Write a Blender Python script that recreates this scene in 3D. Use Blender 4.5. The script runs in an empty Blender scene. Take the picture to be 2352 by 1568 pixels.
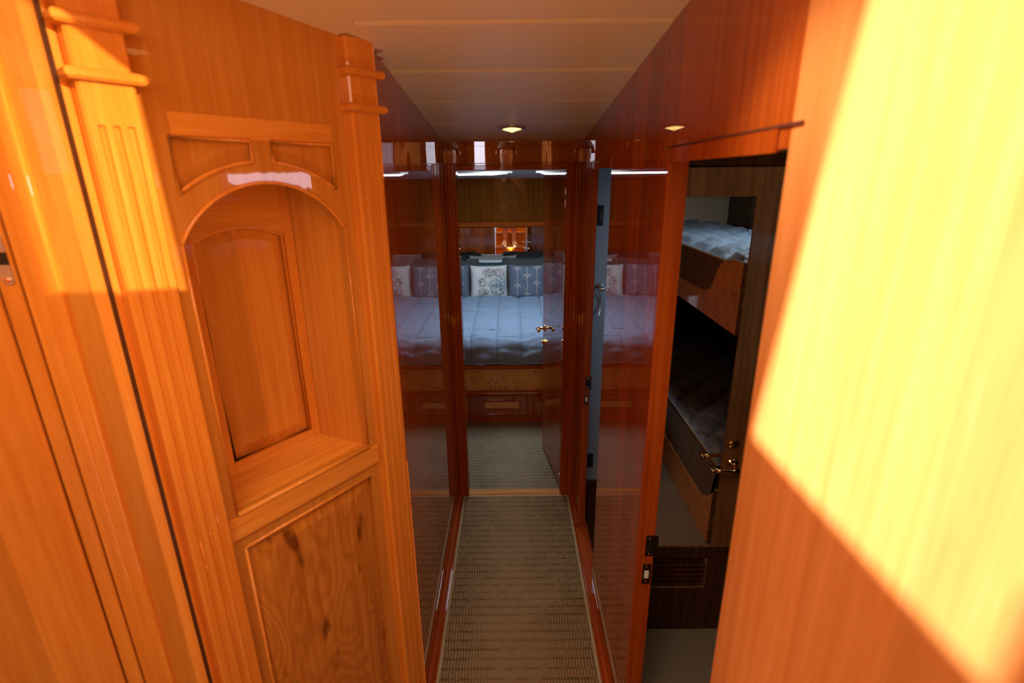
import bpy, bmesh, math, random
from mathutils import Vector, Matrix, noise
random.seed(7)
S = bpy.context.scene
COL = S.collection

# ------------------------------------------------------------------ camera
H = 1.75
cam_d = bpy.data.cameras.new('camera'); cam = bpy.data.objects.new('camera', cam_d); COL.objects.link(cam)
cam_d.sensor_width = 36; cam_d.lens = 17.878; cam_d.clip_start = 0.02
fpx = 1168.0
up = -Vector((37, -3620, -fpx)).normalized()
fw = Vector((-2, 377, -fpx)).normalized(); fw = (fw - fw.dot(up) * up).normalized()
rt = fw.cross(up)
cam.matrix_world = Matrix.Translation((0, 0, H)) @ Matrix((rt, fw, up)).to_4x4()
cam_d.dof.use_dof = True; cam_d.dof.focus_distance = 2.9; cam_d.dof.aperture_fstop = 3.0
S.camera = cam

# ------------------------------------------------------------------ view, world, lights
S.view_settings.view_transform = 'Standard'; S.view_settings.look = 'None'
S.view_settings.gamma = 1; S.view_settings.use_curve_mapping = False
S.view_settings.exposure = 0.0
W = bpy.data.worlds.new('world'); S.world = W; W.use_nodes = True
W.node_tree.nodes['Background'].inputs[0].default_value = (0.75, 0.86, 1.0, 1)
W.node_tree.nodes['Background'].inputs[1].default_value = 0.6

def light(name, typ, loc, target, energy, color, **k):
    d = bpy.data.lights.new(name, typ); d.energy = energy; d.color = color
    for a, v in k.items(): setattr(d, a, v)
    o = bpy.data.objects.new(name, d); COL.objects.link(o); o.location = loc
    o.rotation_euler = (Vector(target) - Vector(loc)).to_track_quat('-Z', 'Y').to_euler()
    return o
SUN_DIR = Vector((1, .35, -.30))
light('sun', 'SUN', (-4, -1, 4), Vector((-4, -1, 4)) + SUN_DIR, 12.5, (1, .94, .88), angle=math.radians(1.2))
# added spot outside the right wall, makes the bright patch on the left
GL = Vector((.96, -.6, .35))
light('left_patch_spot', 'SPOT', Vector((-.66, .82, 1.75)) + GL * 2.6, (-.66, .82, 1.75), 620, (1, .80, .45), spot_size=math.radians(22), spot_blend=.2, shadow_soft_size=.008)
# unseen fill lamps added aft and overhead, in place of saloon daylight
light('saloon_fill', 'AREA', (0.0, -2.3, 2.62), (0, 1.0, 1.3), 20, (1, .80, .56), shape='RECTANGLE', size=2.6, size_y=.6)
light('stair_overhead_fill', 'AREA', (-.3, -.3, 3.02), (-.3, .5, 0), 24, (1, .76, .48), shape='RECTANGLE', size=1.2, size_y=.8)
# step light set in the stair riser, shining along the corridor and up to the ceiling
light('step_light_beam', 'SPOT', (-.03, -.03, .245), (0, .55, 2.0), 26, (1, .70, .38), spot_size=math.radians(80), spot_blend=.7, shadow_soft_size=.012)
light('stair_downlight_beam', 'SPOT', (.16, .70, 2.03), (.0, .10, 0), 9, (1, .84, .62), spot_size=math.radians(130), spot_blend=.8, shadow_soft_size=.03)
# bedroom hatch and shower-room daylight; both cabin lamps are added fills
light('bedroom_hatch_light', 'AREA', (0, 3.75, 1.80), (0, 3.9, 0), 17, (.72, .84, 1.0), shape='RECTANGLE', size=.6, size_y=.6)
light('cabin_ceiling_fill', 'AREA', (1.4, .35, 1.92), (1.25, .5, 0), 3.0, (.70, .84, 1.0), shape='RECTANGLE', size=.4, size_y=.4)
light('cabin_fill_spot', 'SPOT', (.9, -.3, 1.85), (1.05, .60, .2), 9, (.86, .90, 1), spot_size=math.radians(33), spot_blend=.8, shadow_soft_size=.03)
light('shower_room_light', 'AREA', (.95, 2.0, 1.45), (.5, 2.35, .95), 1.4, (.55, .78, 1.0), shape='RECTANGLE', size=.3, size_y=.3)

# ------------------------------------------------------------------ materials
def new_mat(name):
    m = bpy.data.materials.new(name); m.use_nodes = True
    nt = m.node_tree; b = nt.nodes['Principled BSDF']
    return m, nt, b
def N(nt, t, **k):
    n = nt.nodes.new(t)
    for a, v in k.items():
        if a.startswith('i_'): n.inputs[int(a[2:])].default_value = v
        else: setattr(n, a, v)
    return n
def L(nt, a, b): nt.links.new(a, b)
def sset(b, **k):
    for a, v in k.items():
        b.inputs[a.replace('_', ' ')].default_value = v
def math_n(nt, op, a, b=None):
    n = N(nt, 'ShaderNodeMath', operation=op)
    for i, x in enumerate((a, b)):
        if x is None: continue
        if isinstance(x, (int, float)): n.inputs[i].default_value = x
        else: L(nt, x, n.inputs[i])
    return n.outputs[0]
def coords(nt, scale, src='Object'):
    tc = N(nt, 'ShaderNodeTexCoord'); mp = N(nt, 'ShaderNodeMapping'); L(nt, tc.outputs[src], mp.inputs[0])
    mp.inputs['Scale'].default_value = scale
    return mp.outputs[0], tc.outputs[src]
def mixc(nt, fac, a, b, blend='MIX'):
    n = N(nt, 'ShaderNodeMix', data_type='RGBA', blend_type=blend)
    for i, x in ((0, fac), (6, a), (7, b)):
        if hasattr(x, 'links'): L(nt, x, n.inputs[i])
        else: n.inputs[i].default_value = x if i == 0 else (x[0], x[1], x[2], 1)
    return n.outputs[2]

def wood(name, light_c, dark_c, grain='Z', bands=9, band_amt=.5, rough=.4, coat=.7, crough=.02, wave=.008, knots=False, cior=1.5):
    m, nt, b = new_mat(name)
    st = {'Z': (1, 1, .035), 'X': (.035, 1, 1), 'Y': (1, .035, 1)}[grain]
    v, raw = coords(nt, tuple(s * 60 for s in st))
    n1 = N(nt, 'ShaderNodeTexNoise'); n1.inputs['Scale'].default_value = 1; n1.inputs['Detail'].default_value = 3; n1.inputs['Distortion'].default_value = .3
    L(nt, v, n1.inputs['Vector'])
    v2, _ = coords(nt, tuple(s * 420 for s in st))
    n2 = N(nt, 'ShaderNodeTexNoise'); n2.inputs['Scale'].default_value = 1; n2.inputs['Detail'].default_value = 2
    L(nt, v2, n2.inputs['Vector'])
    f = math_n(nt, 'ADD', math_n(nt, 'MULTIPLY', n1.outputs[0], .65), math_n(nt, 'MULTIPLY', n2.outputs[0], .35))
    rp = N(nt, 'ShaderNodeMapRange'); L(nt, f, rp.inputs[0]); rp.inputs[1].default_value = .36; rp.inputs[2].default_value = .64
    c = mixc(nt, rp.outputs[0], light_c, dark_c)
    # veneer leaves of slightly different tone laid side by side
    sp = N(nt, 'ShaderNodeSeparateXYZ'); L(nt, raw, sp.inputs[0])
    if grain == 'Z': s = math_n(nt, 'ADD', math_n(nt, 'MULTIPLY', sp.outputs[0], .83), sp.outputs[1])
    else: s = sp.outputs[2]
    wn = N(nt, 'ShaderNodeTexWhiteNoise', noise_dimensions='1D'); L(nt, math_n(nt, 'FLOOR', math_n(nt, 'MULTIPLY', s, bands)), wn.inputs['W'])
    mr = N(nt, 'ShaderNodeMapRange'); L(nt, wn.outputs['Value'], mr.inputs[0]); mr.inputs[3].default_value = 1 - band_amt; mr.inputs[4].default_value = 1 + band_amt * .5
    c = mixc(nt, 1.0, c, mr.outputs[0], 'MULTIPLY')
    if knots:
        v3, _ = coords(nt, (6, 6, 2.2))
        k = N(nt, 'ShaderNodeTexNoise'); k.inputs['Scale'].default_value = 1; k.inputs['Detail'].default_value = 1.5; L(nt, v3, k.inputs['Vector'])
        wv = math_n(nt, 'SINE', math_n(nt, 'MULTIPLY', k.outputs[0], 150))
        c = mixc(nt, math_n(nt, 'MULTIPLY', math_n(nt, 'ADD', wv, 1), .17), c, (dark_c[0] * .6, dark_c[1] * .5, dark_c[2] * .5))
        v5, _ = coords(nt, (16, 16, 5)); k2 = N(nt, 'ShaderNodeTexNoise'); k2.inputs['Scale'].default_value = 1; k2.inputs['Detail'].default_value = 2; L(nt, v5, k2.inputs['Vector'])
        kn = N(nt, 'ShaderNodeMapRange'); L(nt, k2.outputs[0], kn.inputs[0]); kn.inputs[1].default_value = .62; kn.inputs[2].default_value = .70
        c = mixc(nt, math_n(nt, 'MULTIPLY', kn.outputs[0], .8), c, (dark_c[0] * .2, dark_c[1] * .12, dark_c[2] * .1))
    L(nt, c, b.inputs['Base Color'])
    sset(b, Roughness=rough, Coat_Weight=coat, Coat_Roughness=crough, Coat_IOR=cior, Specular_IOR_Level=0)
    v4, _ = coords(nt, (7, 7, 4))
    n4 = N(nt, 'ShaderNodeTexNoise'); n4.inputs['Detail'].default_value = 1; n4.inputs['Scale'].default_value = 1; L(nt, v4, n4.inputs['Vector'])
    bp = N(nt, 'ShaderNodeBump'); bp.inputs['Strength'].default_value = wave; bp.inputs['Distance'].default_value = .05
    L(nt, n4.outputs[0], bp.inputs['Height']); L(nt, bp.outputs[0], b.inputs['Coat Normal'])
    return m
TL, TD = (.80, .335, .052), (.68, .235, .028)
teak = wood('teak_veneer', TL, TD, bands=8, band_amt=.28)
teak_x = wood('teak_rail', TL, TD, grain='X', band_amt=.1, bands=3)
teak_y = wood('teak_rail_lengthwise', TL, TD, grain='Y', band_amt=.1, bands=3)
teak_solid = wood('teak_solid', (.78, .30, .040), (.66, .210, .022), band_amt=.0, coat=1, wave=.01)
teak_knot = wood('teak_knotty', (.64, .25, .036), (.48, .15, .016), band_amt=.0, knots=True)
teak_deep = wood('corridor_veneer', (.50, .105, .012), (.34, .060, .006), coat=1, cior=1.8, bands=8, band_amt=.3, crough=.0, wave=.0025)
teak_deep_x = wood('corridor_rail', (.50, .105, .012), (.32, .055, .006), grain='X', band_amt=.1, bands=3, crough=.03)
teak_deep_s = wood('corridor_trim', (.42, .075, .008), (.28, .045, .005), band_amt=0, crough=.06, wave=.03)
teak_deep_s2 = wood('reddish_jamb', (.40, .075, .008), (.30, .048, .005), band_amt=0)
base_m = wood('baseboard_wood', (.42, .075, .008), (.28, .045, .005), grain='Y', band_amt=0, coat=.5, crough=.3)
cherry = wood('cabin_cherry', (.36, .17, .055), (.22, .09, .025), bands=3, band_amt=.15)
dark_wood = wood('cabin_dark_wood', (.10, .035, .014), (.06, .018, .007), band_amt=.1)

def burl(name):
    m, nt, b = new_mat(name)
    v, raw = coords(nt, (1, 1, 1))
    n0 = N(nt, 'ShaderNodeTexNoise'); n0.inputs['Scale'].default_value = 14; n0.inputs['Detail'].default_value = 6; L(nt, v, n0.inputs['Vector'])
    c = mixc(nt, n0.outputs[0], (.86, .46, .12), (.62, .28, .055))
    vo = N(nt, 'ShaderNodeTexVoronoi'); vo.inputs['Scale'].default_value = 75; L(nt, v, vo.inputs['Vector'])
    n1 = N(nt, 'ShaderNodeTexNoise'); n1.inputs['Scale'].default_value = 12; n1.inputs['Detail'].default_value = 1; L(nt, v, n1.inputs['Vector'])
    a = N(nt, 'ShaderNodeMapRange'); L(nt, vo.outputs['Distance'], a.inputs[0]); a.inputs[1].default_value = .42; a.inputs[2].default_value = .28
    k = N(nt, 'ShaderNodeMapRange'); L(nt, n1.outputs[0], k.inputs[0]); k.inputs[1].default_value = .52; k.inputs[2].default_value = .60
    c = mixc(nt, math_n(nt, 'MULTIPLY', math_n(nt, 'MULTIPLY', a.outputs[0], k.outputs[0]), .9), c, (.09, .025, .006))
    L(nt, c, b.inputs['Base Color']); sset(b, Roughness=.3, Coat_Weight=.8, Coat_Roughness=.05)
    return m
burlm = burl('maple_burl')

def plain(name, c, rough=.5, metal=0, coat=0, emis=None, es=0, bump=0, bs=300, spec=.5, sheen=0):
    m, nt, b = new_mat(name)
    v, _ = coords(nt, (1, 1, 1))
    n = N(nt, 'ShaderNodeTexNoise'); n.inputs['Scale'].default_value = bs; n.inputs['Detail'].default_value = 2; L(nt, v, n.inputs['Vector'])
    L(nt, mixc(nt, n.outputs[0], tuple(x * .93 for x in c), tuple(min(1, x * 1.07) for x in c)), b.inputs['Base Color'])
    sset(b, Roughness=rough, Metallic=metal, Coat_Weight=coat, Specular_IOR_Level=spec, Sheen_Weight=sheen)
    if emis: sset(b, Emission_Color=(*emis, 1), Emission_Strength=es)
    if bump:
        bp = N(nt, 'ShaderNodeBump'); bp.inputs['Strength'].default_value = bump; bp.inputs['Distance'].default_value = .002
        L(nt, n.outputs[0], bp.inputs['Height']); L(nt, bp.outputs[0], b.inputs['Normal'])
    return m
vinyl = plain('cream_vinyl', (.86, .68, .42), .38, bump=.15, bs=500)
brass = plain('polished_brass', (.90, .62, .28), .12, 1)
steel = plain('brushed_steel', (.62, .58, .50), .35, .8)
chrome = plain('chrome', (.85, .86, .88), .06, 1)
black = plain('black_plastic', (.012, .011, .011), .35)
bluegrey = plain('blue_grey_wall', (.30, .36, .42), .35)
white_pl = plain('white_plastic', (.75, .75, .73), .4)
glow = plain('lamp_glow', (.9, .8, .5), .5, emis=(1, .72, .22), es=2.2)
tube_glow = plain('strip_light_glow', (.9, .95, 1), .5, emis=(.72, .90, 1), es=9)
tread_trim = plain('pale_tread_nosing', (.75, .70, .62), .4)
mirror_m = plain('mirror_glass', (.86, .87, .86), .0, 1)
window_glow = plain('daylit_window', (.9, .9, 1), .4, emis=(.86, .84, 1), es=11)
shirt = plain('grey_shirt_cloth', (.45, .42, .48), .8)
shorts = plain('khaki_cloth', (.62, .54, .42), .8, bump=.3)
skin = plain('skin', (.84, .54, .42), .5)
hair_m = plain('brown_hair', (.10, .05, .025), .6, bump=.6, bs=200)
shoe_m = plain('cream_shoe_canvas', (.92, .92, .90), .7, bump=.3)
fur = plain('grey_fur', (.075, .085, .085), .9, bump=1, bs=400, sheen=.4)
teal = plain('teal_velvet', (.02, .075, .10), .7, sheen=.3)

def fabric(name, c1, c2, stripe=0, axis=0, rough=.75, wr=.25):
    m, nt, b = new_mat(name)
    v, raw = coords(nt, (1, 1, 1))
    sp = N(nt, 'ShaderNodeSeparateXYZ'); L(nt, raw, sp.inputs[0])
    n = N(nt, 'ShaderNodeTexNoise'); n.inputs['Scale'].default_value = 18; n.inputs['Detail'].default_value = 5; L(nt, v, n.inputs['Vector'])
    c = mixc(nt, n.outputs[0], c1, tuple((a + b2) / 2 for a, b2 in zip(c1, c2)))
    if stripe:
        s = math_n(nt, 'SINE', math_n(nt, 'MULTIPLY', sp.outputs[axis], stripe * 6.2832))
        s2 = math_n(nt, 'SINE', math_n(nt, 'MULTIPLY', sp.outputs[1 - axis], stripe * 6.2832 * .6))
        c = mixc(nt, math_n(nt, 'MULTIPLY', math_n(nt, 'GREATER_THAN', math_n(nt, 'ADD', s, math_n(nt, 'MULTIPLY', s2, .4)), .3), .6), c, c2)
    L(nt, c, b.inputs['Base Color']); sset(b, Roughness=rough, Sheen_Weight=.2)
    bp = N(nt, 'ShaderNodeBump'); bp.inputs['Strength'].default_value = wr; bp.inputs['Distance'].default_value = .01
    L(nt, n.outputs[0], bp.inputs['Height']); L(nt, bp.outputs[0], b.inputs['Normal'])
    return m
quilt_m = fabric('blue_grey_ribbed_quilt', (.17, .26, .38), (.30, .42, .56), stripe=70)
blue_cloth = fabric('slate_blue_linen', (.135, .175, .24), (.11, .15, .21), wr=.15)
white_cloth = fabric('off_white_linen', (.80, .82, .78), (.72, .76, .73), wr=.12)
bunk_cloth = fabric('grey_blue_quilted_satin', (.30, .40, .48), (.22, .30, .38), rough=.5)
bunk_side = fabric('olive_mattress_side', (.12, .095, .06), (.09, .075, .05), wr=.3)

def carpet(name, c1, c2, c3, row=.0262, tick=.0115):
    m, nt, b = new_mat(name)
    tc = N(nt, 'ShaderNodeTexCoord'); raw = tc.outputs['Object']
    sp = N(nt, 'ShaderNodeSeparateXYZ'); L(nt, raw, sp.inputs[0])
    mp = N(nt, 'ShaderNodeMapping'); mp.inputs['Scale'].default_value = (135, 38, 1); L(nt, raw, mp.inputs[0])
    n = N(nt, 'ShaderNodeTexNoise'); n.inputs['Scale'].default_value = 1; n.inputs['Detail'].default_value = 2; L(nt, mp.outputs[0], n.inputs['Vector'])
    big = N(nt, 'ShaderNodeTexNoise'); big.inputs['Scale'].default_value = 7; L(nt, raw, big.inputs['Vector'])
    # woven rows: a dark line between rows of looped ticks
    yy = math_n(nt, 'ADD', math_n(nt, 'MULTIPLY', sp.outputs[1], 1 / row), math_n(nt, 'MULTIPLY', n.outputs[0], .25))
    fr = math_n(nt, 'FRACT', yy)
    d = math_n(nt, 'ABSOLUTE', math_n(nt, 'SUBTRACT', fr, .5))
    ln = N(nt, 'ShaderNodeMapRange'); L(nt, d, ln.inputs[0]); ln.inputs[1].default_value = .30; ln.inputs[2].default_value = .46
    gaps = N(nt, 'ShaderNodeTexNoise'); gaps.inputs['Scale'].default_value = 1
    mp2 = N(nt, 'ShaderNodeMapping'); mp2.inputs['Scale'].default_value = (22, 38, 1); L(nt, raw, mp2.inputs[0]); L(nt, mp2.outputs[0], gaps.inputs['Vector'])
    g = N(nt, 'ShaderNodeMapRange'); L(nt, gaps.outputs[0], g.inputs[0]); g.inputs[1].default_value = .38; g.inputs[2].default_value = .58
    nn = N(nt, 'ShaderNodeMapRange'); L(nt, n.outputs[0], nn.inputs[0]); nn.inputs[1].default_value = .38; nn.inputs[2].default_value = .62
    fine = N(nt, 'ShaderNodeTexNoise'); fine.inputs['Scale'].default_value = 420; fine.inputs['Detail'].default_value = 1; L(nt, raw, fine.inputs['Vector'])
    rid = N(nt, 'ShaderNodeTexWhiteNoise', noise_dimensions='1D'); L(nt, math_n(nt, 'FLOOR', yy), rid.inputs['W'])
    ph = math_n(nt, 'ADD', math_n(nt, 'MULTIPLY', sp.outputs[0], 6.2832 / tick), math_n(nt, 'ADD', math_n(nt, 'MULTIPLY', rid.outputs['Value'], 6.28), math_n(nt, 'MULTIPLY', n.outputs[0], 3.5)))
    tk = N(nt, 'ShaderNodeMapRange'); L(nt, math_n(nt, 'SINE', ph), tk.inputs[0]); tk.inputs[1].default_value = -.2; tk.inputs[2].default_value = .7
    wear = N(nt, 'ShaderNodeMapRange'); L(nt, math_n(nt, 'ADD', math_n(nt, 'ABSOLUTE', sp.outputs[0]), math_n(nt, 'MULTIPLY', big.outputs[0], .16)), wear.inputs[0]); wear.inputs[1].default_value = .13; wear.inputs[2].default_value = .30; wear.inputs[3].default_value = .22
    c = mixc(nt, math_n(nt, 'MULTIPLY', fine.outputs[0], .8), c1, c2)
    c = mixc(nt, math_n(nt, 'MULTIPLY', math_n(nt, 'MULTIPLY', tk.outputs[0], wear.outputs[0]), .8), c, c3)
    c = mixc(nt, math_n(nt, 'MULTIPLY', nn.outputs[0], .25), c, c2)
    c = mixc(nt, math_n(nt, 'MULTIPLY', math_n(nt, 'MULTIPLY', ln.outputs[0], math_n(nt, 'ADD', math_n(nt, 'MULTIPLY', g.outputs[0], .6), .15)), math_n(nt, 'ADD', math_n(nt, 'MULTIPLY', wear.outputs[0], .5), .5)), c, c3)
    c = mixc(nt, math_n(nt, 'MULTIPLY', big.outputs[0], .35), c, c3)
    L(nt, c, b.inputs['Base Color']); sset(b, Roughness=.95, Specular_IOR_Level=.1, Sheen_Weight=.15)
    bp = N(nt, 'ShaderNodeBump'); bp.inputs['Strength'].default_value = .6; bp.inputs['Distance'].default_value = .003
    L(nt, n.outputs[0], bp.inputs['Height']); L(nt, bp.outputs[0], b.inputs['Normal'])
    return m
carpet_m = carpet('olive_woven_carpet', (.41, .285, .155), (.25, .160, .072), (.080, .045, .013), row=.041)
carpet_bed = carpet('bedroom_carpet', (.44, .37, .26), (.24, .19, .115), (.10, .07, .035), row=.036)
carpet_cab = carpet('cabin_carpet', (.40, .33, .25), (.28, .22, .16), (.22, .17, .12), row=.008)
binding = plain('rug_binding', (.42, .33, .20), .9, bump=.8, bs=250)

# ------------------------------------------------------------------ mesh helpers
class MB:
    def __init__(s): s.v = []; s.f = []
    def add(s, vs, fs):
        o = len(s.v); s.v += [tuple(v) for v in vs]; s.f += [tuple(o + i for i in f) for f in fs]; return s
    def box(s, x0, x1, y0, y1, z0, z1):
        vs = [(x, y, z) for z in (z0, z1) for y in (y0, y1) for x in (x0, x1)]
        return s.add(vs, [(0, 2, 3, 1), (4, 5, 7, 6), (0, 1, 5, 4), (2, 6, 7, 3), (0, 4, 6, 2), (1, 3, 7, 5)])
    def prism(s, poly, axis, a0, a1):
        "poly: list of 2D points; axis x: (y,z), y: (x,z), z: (x,y)"
        def P(p, a): return {'x': (a, p[0], p[1]), 'y': (p[0], a, p[1]), 'z': (p[0], p[1], a)}[axis]
        n = len(poly)
        vs = [P(p, a0) for p in poly] + [P(p, a1) for p in poly]
        return s.add(vs, [tuple(range(n))[::-1], tuple(range(n, 2 * n))] + [(i, (i + 1) % n, n + (i + 1) % n, n + i) for i in range(n)])
    def tube(s, pts, r, n=8, closed=False, cap=True):
        pts = [Vector(p) for p in pts]; m = len(pts); rings = []
        ref = None
        for i, p in enumerate(pts):
            if closed: t = pts[(i + 1) % m] - pts[i - 1]
            else: t = pts[min(i + 1, m - 1)] - pts[max(i - 1, 0)]
            t.normalize()
            if ref is None:
                ref = Vector((0, 0, 1)) if abs(t.z) < .9 else Vector((1, 0, 0))
            a = (ref - ref.dot(t) * t).normalized(); b = t.cross(a); ref = a
            rr = r[i] if isinstance(r, (list, tuple)) else r
            rings.append([p + rr * (math.cos(2 * math.pi * k / n) * a + math.sin(2 * math.pi * k / n) * b) for k in range(n)])
        vs = [q for rg in rings for q in rg]; fs = []
        for i in range(m if closed else m - 1):
            j = (i + 1) % m
            for k in range(n): fs.append((i * n + k, i * n + (k + 1) % n, j * n + (k + 1) % n, j * n + k))
        if not closed and cap: fs += [tuple(range(n))[::-1], tuple((m - 1) * n + k for k in range(n))]
        return s.add(vs, fs)
    def lathe(s, prof, origin=(0, 0, 0), axis=(0, 0, 1), n=32):
        "prof: (r, h) along axis"
        ax = Vector(axis).normalized(); a = ax.orthogonal().normalized(); b = ax.cross(a); o = Vector(origin)
        vs = []; fs = []
        for r, h in prof:
            for k in range(n): vs.append(o + ax * h + r * (math.cos(2 * math.pi * k / n) * a + math.sin(2 * math.pi * k / n) * b))
        for i in range(len(prof) - 1):
            for k in range(n): fs.append((i * n + k, i * n + (k + 1) % n, (i + 1) * n + (k + 1) % n, (i + 1) * n + k))
        fs += [tuple(range(n))[::-1], tuple((len(prof) - 1) * n + k for k in range(n))]
        return s.add(vs, fs)
    def plate(s, outer, holes, y0, y1):
        "flat board in local XZ with holes; front at y0, back at y1"
        bm = bmesh.new(); loops = []
        for lp in [outer] + holes:
            vs = [bm.verts.new((p[0], 0, p[1])) for p in lp]; loops.append(vs)
            for i in range(len(vs)): bm.edges.new((vs[i], vs[(i + 1) % len(vs)]))
        bmesh.ops.triangle_fill(bm, use_beauty=True, use_dissolve=False, edges=bm.edges[:])
        bm.verts.index_update()
        pts = [(v.co.x, v.co.z) for v in bm.verts]; tris = [tuple(v.index for v in f.verts) for f in bm.faces]
        n = len(pts); fs = tris + [tuple(n + i for i in t[::-1]) for t in tris]
        k = 0
        for lp in loops:
            m = len(lp)
            for i in range(m): a, b_ = k + i, k + (i + 1) % m; fs.append((a, b_, n + b_, n + a))
            k += m
        bm.free()
        return s.add([(x, y0, z) for x, z in pts] + [(x, y1, z) for x, z in pts], fs)
    def grid(s, f, nu, nv):
        vs = [f(i / nu, j / nv) for j in range(nv + 1) for i in range(nu + 1)]
        return s.add(vs, [(j * (nu + 1) + i, j * (nu + 1) + i + 1, (j + 1) * (nu + 1) + i + 1, (j + 1) * (nu + 1) + i) for j in range(nv) for i in range(nu)])
    def build(s, name, mat, parent=None, bevel=0, smooth=False, sub=0, solid=0, segs=2):
        me = bpy.data.meshes.new(name); me.from_pydata(s.v, [], s.f)
        bm = bmesh.new(); bm.from_mesh(me); bmesh.ops.recalc_face_normals(bm, faces=bm.faces[:]); bm.to_mesh(me); bm.free()
        me.materials.append(mat)
        o = bpy.data.objects.new(name, me); COL.objects.link(o)
        if parent: o.parent = parent
        if solid: md = o.modifiers.new('solid', 'SOLIDIFY'); md.thickness = solid
        if bevel: md = o.modifiers.new('bevel', 'BEVEL'); md.width = bevel; md.segments = segs; md.limit_method = 'ANGLE'
        if sub: md = o.modifiers.new('sub', 'SUBSURF'); md.levels = sub; md.render_levels = sub
        if smooth:
            for p in me.polygons: p.use_smooth = True
        return o
def tag(o, label=None, cat=None, group=None, kind=None):
    for k, v in (('label', label), ('category', cat), ('group', group), ('kind', kind)):
        if v: o[k] = v
    return o
def empty(name, loc, rz=0, **k):
    o = bpy.data.objects.new(name, None); COL.objects.link(o); o.location = loc; o.rotation_euler = (0, 0, rz); o.empty_display_size = .05
    return tag(o, **k)
def struct(o, label=None, cat=None): return tag(o, label, cat, kind='structure')
def copy_tree(o, parent=None):
    c = o.copy(); COL.objects.link(c); c.parent = parent
    for ch in o.children: copy_tree(ch, c)
    return c

# ------------------------------------------------------------------ the setting: floors
XL, XR = -.315, .333                      # corridor walls
YB0, YB1 = 2.52, 2.60                     # bedroom bulkhead
def cz(y): return 2.058 - .104 * (y - 1.085)   # corridor ceiling height
struct(MB().box(-1.35, XR + .05, .22, YB0, -.06, 0).build('floor', teak_deep_x), 'dark red wooden corridor sole under the carpet runner', 'floor')
struct(MB().box(-1.45, 1.45, YB0, 5.35, -.06, 0).build('floor', carpet_bed), 'olive woven carpet of the bedroom floor beyond the doorway', 'floor')
struct(MB().box(XR + .05, 1.75, -1.1, 1.78, -.06, 0).build('floor', carpet_cab), 'beige carpet of the bunk cabin floor', 'floor')
struct(MB().box(XR + .05, 1.45, 1.80, YB0, -.12, -.04).build('floor', dark_wood), 'dark floor of the shower room', 'floor')

# ceilings
def ceil_profile(y0, y1, seams, zf, t=.05):
    "boards with softly rounded padded edges at every seam"
    ys = [y0]
    for s_ in seams: ys += [s_ - .014, s_ - .007, s_ - .003, s_, s_ + .003, s_ + .007, s_ + .014]
    ys.append(y1); prof = []
    for y in ys:
        d = min([abs(y - s_) for s_ in seams] + [1])
        g = .0045 * max(0, 1 - d / .014) ** 1.6
        prof.append((y, zf(y) + g))
    return prof + [(y1, zf(y1) + t), (y0, zf(y0) + t)]
m_ = MB().prism(ceil_profile(.62, YB0, [.86, 1.172, 1.485, 1.80, 2.12, 2.42], cz), 'x', XL, XR)
struct(m_.build('ceiling', vinyl), 'cream padded ceiling boards running across the corridor', 'ceiling')
m_ = MB().prism([(-.98, .62), (XL, .62), (XL, 1.31), (-.98, .95)], 'z', 2.075, 2.12)
m_.v = [(x, y, z - .104 * (y - .92)) for x, y, z in m_.v]
struct(m_.build('ceiling', vinyl), 'cream ceiling above the niche cabinet', 'ceiling')
zb = lambda y: 1.90 - .0596 * (y - 2.6)
struct(MB().prism(ceil_profile(YB1, 5.25, [3.1, 3.6, 4.1, 4.6], zb), 'x', -1.4, 1.4).build('ceiling', plain('white_vinyl', (.70, .70, .68), .4)), 'pale vinyl bedroom ceiling', 'ceiling')

# corridor walls
def yz_wall(segs, x0, x1):
    m = MB()
    for (ya, yb, za, zb_) in segs:
        top = lambda y: cz(y) + .04 if zb_ is None else zb_
        m.prism([(ya, za), (yb, za), (yb, top(yb)), (ya, top(ya))], 'x', x0, x1)
    return m
struct(yz_wall([(1.325, 1.777, 0, None)], XL - .04, XL).build('wall_left', teak_deep), 'glossy red-brown veneered left corridor wall panel next to the pilaster', 'wall')
struct(yz_wall([(1.779, YB0 - .001, 0, None)], XL - .04, XL - .0006).build('wall_left', teak_deep), 'glossy red-brown veneered left corridor wall panel next to the bedroom door', 'wall')
T = .05
DH = 1.78                                   # door heads
m_ = yz_wall([(1.14, 1.777, 0, DH), (.65, 1.14, DH, None), (1.14, 1.777, DH, None), (1.777, 2.243, DH, None)], XR, XR + .042)
mm_ = yz_wall([(2.243, YB0 - .001, 0, None)], XR, XR + .033); m_.add(mm_.v, mm_.f)
struct(m_.build('wall_right', teak_deep), 'glossy red-brown right corridor wall between the two doorways', 'wall')
m_ = MB().plate([(-.9, 0), (.65, 0), (.65, 3.1), (-.9, 3.1)], [[(.130, 2.034), (.172, 2.028), (.199, 2.006), (.283, 1.980), (.275, 2.188), (.215, 2.237), (.172, 2.285), (.130, 2.30)]], 0, T)  # added hole, shaped to trim the outside spot to its patch
m_.v = [(XR + y, x, z) for x, y, z in m_.v]
struct(m_.build('wall_right', wood('honey_veneer', (.78, .315, .100), (.68, .245, .062), bands=8, band_amt=.16)), 'sunlit honey-coloured right wall panel beside the stairs', 'wall')
# door heads and casings on the right wall
struct(MB().box(XR - .003, XR, .677, 1.126, 1.776, 1.804).build('trim_1', teak_deep_s2), 'horizontal wooden head board over the bunk cabin doorway', 'trim')
struct(MB().box(XR - .0025, XR, .624, 1.14, 1.805, 1.8085).build('trim_2', plain('seam_shadow_filler', (.10, .02, .005), .7)), 'thin dark seam above the bunk cabin doorway', 'trim')
struct(MB().box(XR - .003, XR, 1.779, 2.25, 1.778, 1.812).build('trim_3', teak_deep_x), 'wooden head board over the shower room doorway', 'trim')
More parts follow.
